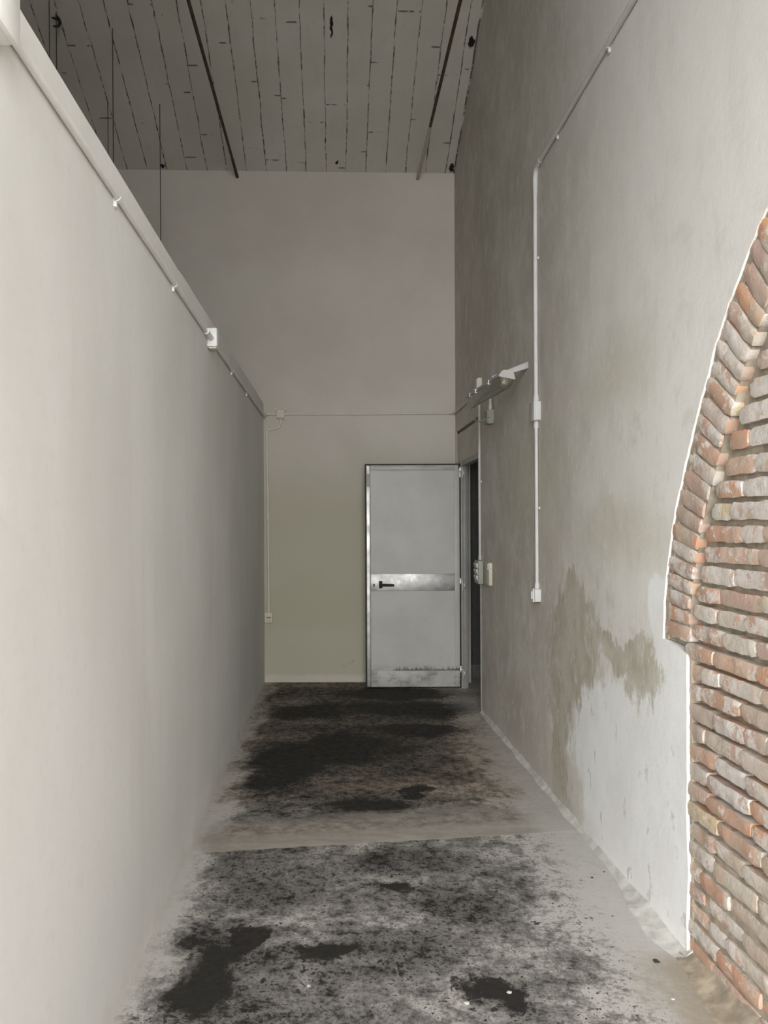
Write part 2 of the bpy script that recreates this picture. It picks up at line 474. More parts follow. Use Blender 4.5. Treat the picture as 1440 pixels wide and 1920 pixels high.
DGREY = simple('dark_grey_wall', (0.075, 0.075, 0.07), 0.7, var=0.1)
LIMEP = simple('limewash_on_iron', (0.50, 0.47, 0.41), 0.85, var=0.08, scale=20)
TAPE = simple('olive_sticker', (0.36, 0.36, 0.28), 0.6)
WIRE = simple('black_wire', (0.05, 0.05, 0.045), 0.7)
GROUND = simple('pale_gravel_yard', (0.26, 0.25, 0.23), 0.95, var=0.2, scale=8)
ENAMEL = simple('white_enamel', (0.36, 0.34, 0.325), 0.4, var=0.04)
CHIP = simple('broken_plaster_chip', (0.50, 0.48, 0.45), 0.9)
CHIPD = simple('dark_grit', (0.05, 0.045, 0.04), 0.9)


def make_clear():
    m = Mat('olive_toned_clear_cover')
    t = m.new('ShaderNodeBsdfTransparent')
    t.inputs[0].default_value = (0.80, 0.79, 0.70, 1)
    g = m.new('ShaderNodeBsdfGlossy')
    g.inputs['Roughness'].default_value = 0.12
    g.inputs['Color'].default_value = (0.85, 0.85, 0.82, 1)
    d = m.new('ShaderNodeBsdfDiffuse')
    d.inputs['Color'].default_value = (0.15, 0.14, 0.10, 1)  # dark olive share painted in for what the cover reflects and shows through
    mx = m.new('ShaderNodeMixShader')
    m.put(mx.inputs[0], m.step(m.noise(18, 4), 0.3, 0.7, 0.45, 0.62))
    m.t.links.new(t.outputs[0], mx.inputs[1])
    m.t.links.new(d.outputs[0], mx.inputs[2])
    fr = m.new('ShaderNodeFresnel')
    fr.inputs[0].default_value = 1.5
    m2 = m.new('ShaderNodeMixShader')
    m.t.links.new(fr.outputs[0], m2.inputs[0])
    m.t.links.new(mx.outputs[0], m2.inputs[1])
    m.t.links.new(g.outputs[0], m2.inputs[2])
    out = [n for n in m.t.nodes if n.type == 'OUTPUT_MATERIAL'][0]
    m.t.links.new(m2.outputs[0], out.inputs[0])
    return m.m


CLEAR = make_clear()


# ------------------------------------------------------------------ mesh helpers (all in world coordinates)
def base_loc(o):
    v = Vector((0, 0, 0))
    while o is not None:
        v = v + o.location
        o = o.parent
    return v


def obj(name, bm, mat, parent=None, loc=None, sharp=35):
    if parent is not None:
        d = base_loc(parent)
    else:
        d = Vector(loc) if loc is not None else Vector((0, 0, 0))
    bmesh.ops.recalc_face_normals(bm, faces=bm.faces)
    bmesh.ops.translate(bm, verts=bm.verts, vec=-d)
    me = bpy.data.meshes.new(name)
    bm.to_mesh(me)
    bm.free()
    for p in me.polygons:
        p.use_smooth = True
    me.set_sharp_from_angle(angle=math.radians(sharp))
    me.materials.append(mat)
    o = bpy.data.objects.new(name, me)
    COL.objects.link(o)
    if parent is not None:
        o.parent = parent
    else:
        o.location = d
    return o


def tag(o, label, cat, group=None):
    o['label'] = label
    o['category'] = cat
    if group:
        o['group'] = group
    return o


def thing(name, loc, label, cat, group=None):
    o = bpy.data.objects.new(name, None)
    o.empty_display_size = 0.05
    COL.objects.link(o)
    o.location = loc
    return tag(o, label, cat, group)


def struct(name, bm, mat, label=None, flat=True):
    o = obj(name, bm, mat)
    if flat:
        for p in o.data.polygons:
            p.use_smooth = False
    o['kind'] = 'structure'
    if label:
        tag(o, label, name.split('_')[0])
    return o


def box(bm, x0, x1, y0, y1, z0, z1, bev=0.0, seg=2):
    vs = [bm.verts.new((x, y, z)) for x in (x0, x1) for y in (y0, y1) for z in (z0, z1)]
    q = [(0, 1, 3, 2), (4, 6, 7, 5), (0, 4, 5, 1), (2, 3, 7, 6), (0, 2, 6, 4), (1, 5, 7, 3)]
    fs = [bm.faces.new([vs[i] for i in f]) for f in q]
    if bev > 0:
        es = list({e for f in fs for e in f.edges})
        bmesh.ops.bevel(bm, geom=es, offset=bev, segments=seg, affect='EDGES', profile=0.5)
    return vs


def tube(bm, pts, r, n=14, cap=True):
    """round tube along a polyline; r a number or one radius per point"""
    pts = [Vector(p) for p in pts]
    rs = r if isinstance(r, (list, tuple)) else [r] * len(pts)
    rings = []
    t0 = (pts[1] - pts[0]).normalized()
    up = Vector((0, 0, 1)) if abs(t0.z) < 0.9 else Vector((0, 1, 0))
    nrm = (up - t0 * up.dot(t0)).normalized()
    prev = t0
    for i, p in enumerate(pts):
        if i == 0:
            t = t0
        elif i == len(pts) - 1:
            t = (pts[i] - pts[i - 1]).normalized()
        else:
            t = ((pts[i] - pts[i - 1]).normalized() + (pts[i + 1] - pts[i]).normalized()).normalized()
        nrm = prev.rotation_difference(t) @ nrm
        prev = t
        bn = t.cross(nrm)
        rings.append([bm.verts.new(p + (nrm * math.cos(a) + bn * math.sin(a)) * rs[i]) for a in [2 * math.pi * k / n for k in range(n)]])
    for a, b in zip(rings, rings[1:]):
        for k in range(n):
            bm.faces.new((a[k], a[(k + 1) % n], b[(k + 1) % n], b[k]))
    if cap:
        bm.faces.new(rings[0][::-1])
        bm.faces.new(rings[-1])


def bend(p0, p1, p2, r=0.05, n=7):
    """points of a rounded corner at p1"""
    p0, p1, p2 = map(Vector, (p0, p1, p2))
    a = p1 + (p0 - p1).normalized() * r
    b = p1 + (p2 - p1).normalized() * r
    return [(1 - t) ** 2 * a + 2 * t * (1 - t) * p1 + t * t * b for t in [i / n for i in range(n + 1)]]


def prism(bm, outline, ext):
    """closed outline of 3-D points pushed along ext"""
    a = [bm.verts.new(p) for p in outline]
    b = [bm.verts.new(Vector(p) + Vector(ext)) for p in outline]
    bm.faces.new(a)
    bm.faces.new(b[::-1])
    n = len(a)
    for i in range(n):
        bm.faces.new((a[i], b[i], b[(i + 1) % n], a[(i + 1) % n]))


def slab(bm, outline, place, ext):
    """plate with a concave outline: 2-D points put in space by place(), pushed back along ext"""
    n = len(outline)
    vs, es, fs, *_ = delaunay_2d_cdt([Vector(p) for p in outline], [(i, (i + 1) % n) for i in range(n)], [], 1, 1e-5)
    e = Vector(ext)
    a = [bm.verts.new(place(*v)) for v in vs]
    c = [bm.verts.new(Vector(place(*v)) + e) for v in vs]
    cnt = {}
    for f in fs:
        bm.faces.new([a[i] for i in f])
        bm.faces.new([c[i] for i in reversed(f)])
        for i, j in zip(f, f[1:] + f[:1]):
            k = (min(i, j), max(i, j))
            cnt[k] = cnt.get(k, 0) + 1
    for (i, j), q in cnt.items():
        if q == 1:
            bm.faces.new((a[i], c[i], c[j], a[j]))


def NB():
    return bmesh.new()


# ------------------------------------------------------------------ the setting
b = NB(); box(b, -4.2, 3.4, FRONT_Y, BACK + 0.3, -0.12, 0.0); struct('floor', b, FLOOR)
b = NB(); box(b, -9, 10, -14, FRONT_Y, -0.14, -0.02); struct('ground', b, GROUND)

b = NB()
top = []
for (x, y) in ((-4.2, FRONT_Y - 0.3), (1.7, FRONT_Y - 0.3), (1.7, BACK + 0.1), (-4.2, BACK + 0.1)):
    top.append(Vector((x, y, ceil_z(x, y))))
prism(b, top, (0, 0, 0.2))
struct('ceiling', b, CEIL)

b = NB(); box(b, -4.2, 1.28, BACK, BACK + 0.3, -0.05, 5.6); struct('wall_back', b, BACKM)
b = NB(); box(b, -4.4, -4.2, FRONT_Y - 0.3, BACK + 0.3, -0.05, 9.6); struct('wall_far_side', b, ROOM)

# the low partition on the left: its top rises a little towards the back and is rough
b = NB()
N = 90
prof = []
for i in range(N + 1):
    y = LIGHT_BAY_Y + (BACK + 0.02 - LIGHT_BAY_Y) * i / N
    zt = 2.638 + max(0, y - 3.3) * 0.015 + 0.006 * mn.noise(Vector((y * 3.1, 0, 0))) + 0.003 * mn.noise(Vector((y * 11, 5, 0)))
    prof.append((y, zt))
rows = []
for (y, zt) in prof:
    rows.append([b.verts.new(p) for p in ((XL, y, -0.03), (XL, y, zt - 0.008), (XL - 0.008, y, zt), (XL - 0.115, y, zt + 0.004), (XL - 0.12, y, -0.03))])
for r0, r1 in zip(rows, rows[1:]):
    for k in range(5):
        b.faces.new((r0[k], r1[k], r1[(k + 1) % 5], r0[(k + 1) % 5]))
b.faces.new(rows[0]); b.faces.new(rows[-1][::-1])
struct('wall_left', b, LEFT)

# front wall with the wide daylight opening, plus an added light-blocking cross wall
b = NB()
box(b, -4.2, OPEN_X0 - 0.02, FRONT_Y - 0.3, FRONT_Y, -0.05, 9.6)
box(b, OPEN_X1, 4.0, FRONT_Y - 0.3, FRONT_Y, -0.05, 9.6)
box(b, OPEN_X0 - 0.02, OPEN_X1, FRONT_Y - 0.3, FRONT_Y, OPEN_Z, 9.6)
box(b, -4.2, XL, LIGHT_BAY_Y - 0.15, LIGHT_BAY_Y, -0.05, 9.6)  # unseen cross wall, added to keep daylight out of the left room
struct('wall_front_and_blocker', b, LEFT)

# the tall right wall, one outline with the doorway and the arch cut out of it
ARC_Y, ARC_Z = 1.408, 1.08
RT = [(0, 1.566), (3, 1.561), (8.1, 1.5555), (13.8, 1.5376), (18.2, 1.5356), (22.2, 1.516), (29.7, 1.511), (36.6, 1.513), (42.9, 1.534),
      (48.7, 1.5444), (54.75, 1.5657), (57.5, 1.569), (90, 1.572)]


def r_out(deg):
    d = deg if deg <= 90 else 180 - deg
    d = max(0, min(90, d))
    for (a, ra), (c, rc) in zip(RT, RT[1:]):
        if a <= d <= c:
            return ra + (rc - ra) * (d - a) / (c - a)
    return RT[-1][1]


RING = 0.195
JAMB = 2.79
D0, D1, DZ = 6.47, 7.66, 2.405
PL0 = -0.35                                        # the near foot of the arch
out = [(FRONT_Y, -0.03)]
JN = 2 * ARC_Y - JAMB
for i in range(16):
    z = -0.03 + (ARC_Z + 0.03) * i / 15
    out.append((JN + 0.006 * mn.noise(Vector((z * 6, 9, 0))), z))
for i in range(180, -1, -1):
    r = r_out(i) + 0.007 * mn.noise(Vector((i * 0.31, 2, 0))) + 0.004 * mn.noise(Vector((i * 0.9, 7, 0)))
    a = math.radians(max(0, min(180, i)))
    out.append((ARC_Y + r * math.cos(a), ARC_Z + r * math.sin(a)))
for i in range(30, -1, -1):
    z = -0.03 + (ARC_Z - 0.03 + 0.03) * i / 30
    out.append((JAMB + 0.014 * mn.noise(Vector((z * 5, 1, 0))) + 0.006 * mn.noise(Vector((z * 19, 3, 0))) - 0.01, z))
out += [(D0, -0.03), (D0, DZ), (D1, DZ), (D1, -0.03), (BACK, -0.03)]
tops = []
for i in range(60):
    y = BACK - (BACK - FRONT_Y) * i / 59
    tops.append((y, ceil_z(1.2, y) + 0.02))
out += tops
b = NB()
slab(b, out, lambda y, z: (XR(y), y, z), (0.13, 0, 0))
struct('wall_right', b, RIGHT)

# mortar bed the bricks stand in
b = NB()
md = [(JAMB + 0.03, -0.03)]
md += [(ARC_Y + (r_out(i) + 0.02) * math.cos(math.radians(i)), ARC_Z + (r_out(i) + 0.02) * math.sin(math.radians(i))) for i in range(0, 181, 3)]
md += [(JN - 0.03, -0.03)]
lowm = [(JAMB + 0.03, -0.03), (JAMB + 0.03, 0.42), (JN - 0.03, 0.42), (JN - 0.03, -0.03)]
slab(b, lowm, lambda y, z: (XR(y) + 0.017, y, z), (0.1, 0, 0))
slab(b, md, lambda y, z: (XR(y) + 0.042, y, z), (0.2, 0, 0))
# ring bed stands a little further out
ob = [(ARC_Y + (r_out(i) + 0.01) * math.cos(math.radians(i)), ARC_Z + (r_out(i) + 0.01) * math.sin(math.radians(i))) for i in range(0, 181, 3)]
ib = [(ARC_Y + (r_out(i) - RING + .012) * math.cos(math.radians(i)), ARC_Z + (r_out(i) - RING + .012) * math.sin(math.radians(i))) for i in range(180, -1, -3)]
slab(b, ob + ib, lambda y, z: (XR(y) + 0.016, y, z), (0.1, 0, 0))
# mortar smeared into the corner between plaster and brick
slab(b, [(JAMB + 0.03, -0.03), (JAMB + 0.03, ARC_Z - 0.01), (JAMB - 0.025, ARC_Z - 0.01), (JAMB - 0.025, -0.03)], lambda y, z: (XR(y) + 0.011, y, z), (0.1, 0, 0))
o1 = [(ARC_Y + (r_out(i) + 0.01) * math.cos(math.radians(i)), ARC_Z + (r_out(i) + 0.01) * math.sin(math.radians(i))) for i in range(0, 181, 3)]
o2 = [(ARC_Y + (r_out(i) - 0.025) * math.cos(math.radians(i)), ARC_Z + (r_out(i) - 0.025) * math.sin(math.radians(i))) for i in range(180, -1, -3)]
slab(b, o1 + o2, lambda y, z: (XR(y) + 0.008, y, z), (0.1, 0, 0))
struct('wall_infill', b, MORTAR)


def brick(bm, c, du, dv, L, H, depth, seed, nu=9, nv=4):
    """hand-made brick: c centre (y,z) of its face, du/dv unit vectors in the wall, face standing at 'depth' behind the plaster"""
    grid = []
    for i in range(nu + 1):
        row = []
        for j in range(nv + 1):
            u = -0.5 + i / nu
            v = -0.5 + j / nv
            if abs(u) == 0.5:
                pass
            y = c[0] + du[0] * u * L + dv[0] * v * H
            z = c[1] + du[1] * u * L + dv[1] * v * H
            w = Vector((y * 14 + seed, z * 14, seed * 1.7))
            jy = 0.0045 * mn.noise(w * 1.5)
            jz = 0.0045 * mn.noise(w * 1.5 + Vector((31, 5, 2)))
            eu = min(i, nu - i) * L / nu
            ev = min(j, nv - j) * H / nv
            e = min(eu, ev)
            rnd = 0.0035 * max(0, 1 - ev / 0.009) ** 2 + 0.0022 * max(0, 1 - eu / 0.012) ** 2
            if i in (0, nu) and j in (0, nv):
                rnd += 0.002
                y -= du[0] * math.copysign(0.004, u); z -= du[1] * math.copysign(0.004, u)
                z -= dv[1] * math.copysign(0.004, v); y -= dv[0] * math.copysign(0.004, v)
            d = depth + rnd + 0.004 * mn.noise(w) + 0.0035 * mn.noise(w * 3.3)
            row.append(bm.verts.new((XR(y) + d, y + jy, z + jz)))
        grid.append(row)
    for i in range(nu):
        for j in range(nv):
            bm.faces.new((grid[i][j], grid[i + 1][j], grid[i + 1][j + 1], grid[i][j + 1]))
    rim = [grid[i][0] for i in range(nu)] + [grid[nu][j] for j in range(nv)] + [grid[i][nv] for i in range(nu, 0, -1)] + [grid[0][j] for j in range(nv, 0, -1)]
    bk = [bm.verts.new(v.co + Vector((0.07, 0, 0))) for v in rim]
    n = len(rim)
    for k in range(n):
        bm.faces.new((rim[k], rim[(k + 1) % n], bk[(k + 1) % n], bk[k]))
    bm.faces.new(bk)


b = NB()
rnd = random.Random(3)
# courses of the infill
z = 0.012
k = 0
while z < ARC_Z + 1.38:
    h = 0.052 + rnd.uniform(-0.004, 0.004)
    gap = 0.013 + rnd.uniform(0, 0.006) + (0.004 if z > 1.4 else 0)
    zc = z + h / 2
    if zc < ARC_Z:
        hi = JAMB + 0.012
    else:
        ang = math.degrees(math.asin(min(1, (zc - ARC_Z) / 1.35)))
        rin = r_out(ang) - RING - 0.012
        q = rin * rin - (zc + h / 2 - ARC_Z) ** 2
        if q <= 0.01:
            break
        hi = ARC_Y + math.sqrt(q)
    lo = 2 * ARC_Y - hi
    yy = hi
    first = True
    while yy - lo > 0.05:
        L = rnd.choice((0.25, 0.26, 0.245, 0.12, 0.27, 0.19))
        if first:
            L = rnd.choice((0.10, 0.15, 0.22, 0.12, 0.19)); first = False
        L = min(L, yy - lo)
        tilt = rnd.uniform(-0.012, 0.012) + 0.01 * math.sin(zc * 4 + yy)
        du = (math.cos(tilt), math.sin(tilt)); dv = (-math.sin(tilt), math.cos(tilt))
        brick(b, (yy - L / 2, zc + rnd.uniform(-.002, .002)), du, dv, L + 0.001, h, (0.007 if z < 1.2 else 0.017) + rnd.uniform(-0.004, 0.007), rnd.uniform(0, 90), nu=10 if L > .15 else 6)
        yy -= L + rnd.uniform(0.000, 0.003)
    z += h + gap
    k += 1
# the ring of voussoirs
ang = 1.6
while ang < 179:
    r = r_out(ang)
    t = 0.053 + rnd.uniform(-0.005, 0.006)
    a = math.radians(ang)
    du = (math.cos(a), math.sin(a)); dv = (-math.sin(a), math.cos(a))
    Lr = RING + 0.006 + rnd.uniform(-0.014, 0.006)
    cr = r + 0.010 - Lr / 2
    brick(b, (ARC_Y + du[0] * cr, ARC_Z + du[1] * cr), du, dv, Lr, t, 0.002 + rnd.uniform(0.0, 0.006), rnd.uniform(0, 90), nu=8)
    ang += math.degrees((t + rnd.uniform(0.006, 0.012)) / (r - RING * 0.4))
struct('wall_brickwork', b, BRICK, flat=False)

# dusty plaster fillet along the foot of the right wall
b = NB()
rows = []
n = 120
for i in range(n + 1):
    y = 2.76 + (6.44 - 2.76) * i / n
    nz = mn.noise(Vector((y * 4, 0, 3)))
    w = 0.026 + 0.09 * max(0, 1 - (y - 2.76) / 0.75) ** 1.2 + 0.015 * nz
    h = 0.020 + 0.014 * nz + 0.010 * mn.noise(Vector((y * 13, 2, 1)))
    if i < 5:
        w *= 0.35 + 0.13 * i
    x = XR(y)
    rows.append([b.verts.new(p) for p in ((x + 0.01, y, -0.01), (x + 0.01, y, h + 0.01), (x - 0.004, y, h), (x - w * 0.35, y, h * 0.40), (x - w, y, 0.001), (x - w, y, -0.01))])
for r0, r1 in zip(rows, rows[1:]):
    for k in range(6):
        b.faces.new((r0[k], r1[k], r1[(k + 1) % 6], r0[(k + 1) % 6]))
b.faces.new(rows[0]); b.faces.new(rows[-1][::-1])
struct('baseboard_right', b, DUST, flat=False)

# rubbly earth banked against the foot of the brickwork
b = NB()
rows = []
n = 90
for i in range(n + 1):
    y = 2.80 - 2.4 * i / n
    nz = mn.noise(Vector((y * 5, 4, 3))) + 0.5 * mn.noise(Vector((y * 14, 1, 3)))
    k = min(1, i / 14)
    w = (0.04 + 0.05 * k) * (1 + 0.35 * nz)
    h = (0.02 + 0.035 * k) * (1 + 0.4 * nz)
    x = XR(y)
    rows.append([b.verts.new(p) for p in ((x + 0.05, y, -0.01), (x + 0.05, y, h + 0.012), (x + 0.012, y, h), (x - w * 0.3, y, h * 0.35), (x - w, y, 0.001), (x - w, y, -0.01))])
for r0, r1 in zip(rows, rows[1:]):
    for k in range(6):
        b.faces.new((r0[k], r1[k], r1[(k + 1) % 6], r0[(k + 1) % 6]))
b.faces.new(rows[0]); b.faces.new(rows[-1][::-1])
struct('trim_2', b, EARTH, flat=False)

# the room behind the doorway, its walls dark grey
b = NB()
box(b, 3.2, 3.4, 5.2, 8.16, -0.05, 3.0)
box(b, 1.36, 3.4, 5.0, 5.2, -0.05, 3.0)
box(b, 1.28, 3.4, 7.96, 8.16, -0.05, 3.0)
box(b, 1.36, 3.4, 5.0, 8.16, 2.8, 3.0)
struct('wall_next_room', b, DGREY)
b = NB(); box(b, 1.28, 3.2, 7.93, 7.97, 0, 0.13, 0.004); struct('baseboard_next_room', b, ROOM)

# ------------------------------------------------------------------ door frame (fixed) and door leaf (open)
fr = bpy.data.objects.new('trim_1', None)
COL.objects.link(fr)
fr.location = (XR(7.0), 7.0, 0)
fr['kind'] = 'structure'
tag(fr, 'grey steel door frame with plastered transom panel in the tall right wall', 'door frame')
xh = XR(7.42)
b = NB()                                            # hinge post with its two grooves
box(b, xh - 0.006, xh + 0.012, 7.385, 7.45, 0, 2.105, 0.002)
box(b, xh + 0.015, xh + 0.046, 7.375, 7.45, 0, 2.105, 0.002)
box(b, xh + 0.012, xh + 0.015, 7.39, 7.45, 0, 2.105)
box(b, xh + 0.046, xh + 0.060, 7.40, 7.45, 0, 2.105, 0.001)
obj('hinge_post', b, ALUG, fr)
xs = XR(6.48)
b = NB()
box(b, xs - 0.007, xs + 0.05, 6.472, 6.485, 0, 2.105, 0.002)
box(b, xs - 0.007, xs + 0.004, 6.455, 6.475, 0, 2.105, 0.002)
obj('strike_post', b, ALUG, fr)
b = NB()
prism(b, [(XR(6.47) + .002, 6.485, 2.06), (XR(6.47) + .002, 6.485, 2.105), (XR(6.47) + .06, 6.485, 2.105), (XR(6.47) + .06, 6.485, 2.06)], (XR(7.45) - XR(6.47), 0.90, 0))
obj('head_rail', b, ALUG, fr)
b = NB()
prism(b, [(XR(6.47) + .004, 6.474, 2.107), (XR(6.47) + .004, 6.474, 2.374), (XR(6.47) + .06, 6.474, 2.374), (XR(6.47) + .06, 6.474, 2.107)], (XR(7.61) - XR(6.47), 1.136, 0))
obj('transom_panel', b, RIGHT, fr)
b = NB()
prism(b, [(XR(7.45) + .004, 7.452, 0), (XR(7.45) + .004, 7.452, 2.107), (XR(7.45) + .06, 7.452, 2.107), (XR(7.45) + .06, 7.452, 0)], (XR(7.64) - XR(7.45), 0.188, 0))
obj('side_panel', b, RIGHT, fr)
b = NB()                                             # black strips painting in the shade of the gaps around the panel
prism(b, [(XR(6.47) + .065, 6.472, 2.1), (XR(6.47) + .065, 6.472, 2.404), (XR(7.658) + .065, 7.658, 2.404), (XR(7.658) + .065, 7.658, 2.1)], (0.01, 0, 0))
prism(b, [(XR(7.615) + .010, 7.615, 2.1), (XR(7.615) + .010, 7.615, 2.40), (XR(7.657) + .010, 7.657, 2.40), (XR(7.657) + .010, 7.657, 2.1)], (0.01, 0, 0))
obj('gap_shade', b, HOLE, fr)
for zc in (2.0, 0.955, 0.14):
    b = NB()
    tube(b, [(xh + 0.006, 7.372, zc - 0.05), (xh + 0.006, 7.372, zc + 0.05)], 0.009)
    box(b, xh + 0.004, xh + 0.034, 7.370, 7.378, zc - 0.03, zc + 0.02, 0.002)
    box(b, xh - 0.020, xh + 0.004, 7.378, 7.386, zc + 0.01, zc + 0.048, 0.002)
    obj('hinge', b, ZINC, fr)

DX0, DX1, DY, DB, DT = 0.287, 1.160, 7.40, 0.014, 2.082
dr = bpy.data.objects.new('door_1', None)
COL.objects.link(dr)
dr.location = (DX1, DY, 0)
dr['kind'] = 'structure'
tag(dr, 'pale grey metal door standing open in front of the back wall', 'door')
ST = 0.048                                           # stile width
b = NB(); box(b, DX0 + ST - 0.01, DX1 - ST + 0.01, DY + 0.010, DY + 0.036, 1.06, DT - 0.05); obj('upper_panel', b, DOORP, dr)
b = NB(); box(b, DX0 + ST - 0.01, DX1 - ST + 0.01, DY + 0.010, DY + 0.036, 0.16, 0.92); obj('lower_panel', b, DOORP, dr)
b = NB(); box(b, DX0 + 0.008, DX0 + ST, DY, DY + 0.045, DB, DT - 0.012, 0.006, 3)
o = obj('lock_stile', b, ALU, dr); o['label'] = 'bare shiny lock stile'
b = NB(); box(b, DX1 - ST, DX1, DY, DY + 0.045, DB, DT - 0.012, 0.004); obj('hinge_stile', b, DOORP, dr)
b = NB(); box(b, DX0 + ST, DX1 - ST, DY, DY + 0.045, DT - 0.060, DT - 0.012, 0.004); obj('top_rail', b, DOORP, dr)
b = NB(); box(b, DX0 + ST, DX1 - ST, DY - 0.001, DY + 0.045, 0.905, 1.062, 0.002)
mr = obj('middle_rail', b, ALU, dr); mr['label'] = 'bare aluminium lock rail'
b = NB(); box(b, DX0 + ST, DX1 - ST, DY, DY + 0.045, DB, 0.165, 0.003); obj('bottom_rail', b, DOORP, dr)
b = NB()
box(b, DX0 - 0.002, DX0 + 0.007, DY + 0.004, DY + 0.04, DB, DT)
box(b, DX0 - 0.002, DX1 + 0.006, DY + 0.004, DY + 0.04, DT - 0.011, DT)
box(b, DX1 + 0.001, DX1 + 0.007, DY + 0.004, DY + 0.04, DB, DT)
box(b, DX1 - 0.01, DX1 + 0.010, DY - 0.002, DY + 0.01, DT - 0.05, DT)
o = obj('seal', b, DARK, dr); o['label'] = 'black rubber edge seal'
b = NB()
box(b, 0.410, 0.442, DY - 0.012, DY + 0.003, 0.930, 0.997, 0.004)
tube(b, [(0.426, DY - 0.005, 0.962), (0.426, DY - 0.048, 0.962)], 0.010)
tube(b, [(0.418, DY - 0.05, 0.962), (0.45, DY - 0.052, 0.962), (0.51, DY - 0.052, 0.961), (0.548, DY - 0.050, 0.960)], [0.011, 0.0125, 0.012, 0.010])
o = obj('handle', b, DARK, dr); o['label'] = 'black lever handle'
b = NB()
tube(b, [(0.365, DY - 0.003, 0.962), (0.365, DY + 0.002, 0.962)], 0.009)
box(b, 0.3605, 0.3695, DY - 0.003, DY + 0.002, 0.942, 0.962, 0.001)
tube(b, [(0.362, DY - 0.002, 0.998), (0.362, DY + 0.002, 0.998)], 0.004)
o = obj('keyhole', b, DARK, dr)
b = NB(); box(b, DX0 + 0.014, DX0 + ST - 0.002, DY - 0.0015, DY + 0.002, 1.870, 1.992); o = obj('sticker', b, TAPE, dr); o['label'] = 'olive sticker'
b = NB(); box(b, DX1 + 0.001, DX1 + 0.016, DY + 0.002, DY + 0.03, DT - 0.13, DT - 0.07, 0.003); obj('hinge_leaf', b, ZINC, dr)
b = NB(); box(b, DX1 + 0.001, DX1 + 0.016, DY + 0.002, DY + 0.03, 0.97, 1.02, 0.003); obj('hinge_leaf', b, ZINC, dr)
b = NB(); box(b, DX1 + 0.001, DX1 + 0.016, DY + 0.002, DY + 0.03, 0.155, 0.205, 0.003); obj('hinge_leaf', b, ZINC, dr)

# ------------------------------------------------------------------ electrical runs
R20 = 0.0105


def saddle_left(parent, y, z, mat):
    """clip round a conduit on the partition"""
    b = NB()
    box(b, XL - 0.001, XL + 0.010, y - 0.009, y + 0.009, z - 0.030, z + 0.014, 0.003)
    pts = [(XL + 0.010 + 0.0135 * math.cos(a), z + 0.0135 * math.sin(a)) for a in [math.radians(q) for q in range(-120, 121, 20)]]
    inn = [(XL + 0.010 + 0.010 * math.cos(a), z + 0.010 * math.sin(a)) for a in [math.radians(q) for q in range(120, -121, -20)]]
    prism(b, [(x, y - 0.009, q) for (x, q) in pts + inn], (0, 0.018, 0))
    return obj('clip', b, mat, parent)


def saddle_right(parent, y, z, vertical, mat):
    b = NB()
    x = XR(y)
    pts = [(0.010 + 0.0135 * math.cos(a), 0.0135 * math.sin(a)) for a in [math.radians(q) for q in range(-120, 121, 20)]]
    inn = [(0.010 + 0.010 * math.cos(a), 0.010 * math.sin(a)) for a in [math.radians(q) for q in range(120, -121, -20)]]
    if vertical:
        prism(b, [(x - p, y + q, z - 0.009) for (p, q) in pts + inn], (0, 0, 0.018))
        box(b, x - 0.010, x + 0.001, y - 0.030, y + 0.012, z - 0.009, z + 0.009, 0.003)
    else:
        prism(b, [(x - p, y - 0.009, z + q) for (p, q) in pts + inn], (0, 0.018, 0))
        box(b, x - 0.010, x + 0.001, y - 0.009, y + 0.009, z - 0.030, z + 0.012, 0.003)
    return obj('clip', b, mat, parent)


# --- on the left partition
ZC = 2.525
def zl(y):
    return ZC + max(0, y - 4.3) * 0.012


nb = thing('junction_box', (XL, 1.56, 2.46), 'white square junction box at the near top of the left partition', 'junction box', 'white junction boxes')
b = NB(); box(b, XL, XL + 0.040, 1.515, 1.605, 2.470, 2.585, 0.003); obj('body', b, PVC, nb)
b = NB(); box(b, XL + 0.040, XL + 0.052, 1.510, 1.610, 2.465, 2.590, 0.003); obj('lid', b, PVC, nb)
b = NB(); tube(b, [(XL + 0.024, 1.54, 2.4715), (XL + 0.024, 1.54, 2.4675)], 0.008); o = obj('knockout', b, HOLE, nb); o['label'] = 'dark round knockout hole'

ca = thing('conduit', (XL, 3.0, ZC), 'white conduit along the partition top between two boxes', 'conduit')
b = NB(); tube(b, [(XL + 0.0125, 1.60, ZC), (XL + 0.0125, 3.0, ZC + 0.002), (XL + 0.0125, 4.25, ZC)], R20); obj('pipe', b, PVC, ca)
b = NB(); tube(b, [(XL + 0.0125, 1.605, ZC), (XL + 0.0125, 1.65, ZC)], 0.0125); obj('coupling', b, PVC, ca)
b = NB()
tube(b, [(XL + 0.0145, 4.17, ZC), (XL + 0.0145, 4.20, ZC), (XL + 0.0145, 4.201, ZC), (XL + 0.018, 4.255, ZC - 0.003), (XL + 0.024, 4.300, ZC - 0.008)], [0.0155, 0.0155, 0.014, 0.0145, 0.0145])
obj('coupling', b, PVC, ca)
for y in (2.48, 3.37):
    saddle_left(ca, y, ZC, PVC)

mb = thing('junction_box', (XL, 4.34, 2.47), 'white box halfway along the partition top where conduit enters', 'junction box', 'white junction boxes')
b = NB(); box(b, XL, XL + 0.052, 4.295, 4.395, 2.475, 2.575, 0.004); obj('body', b, PVC, mb)
b = NB(); box(b, XL + 0.004, XL + 0.048, 4.305, 4.385, 2.466, 2.4755, 0.004); obj('cable_gland', b, PVCP, mb)

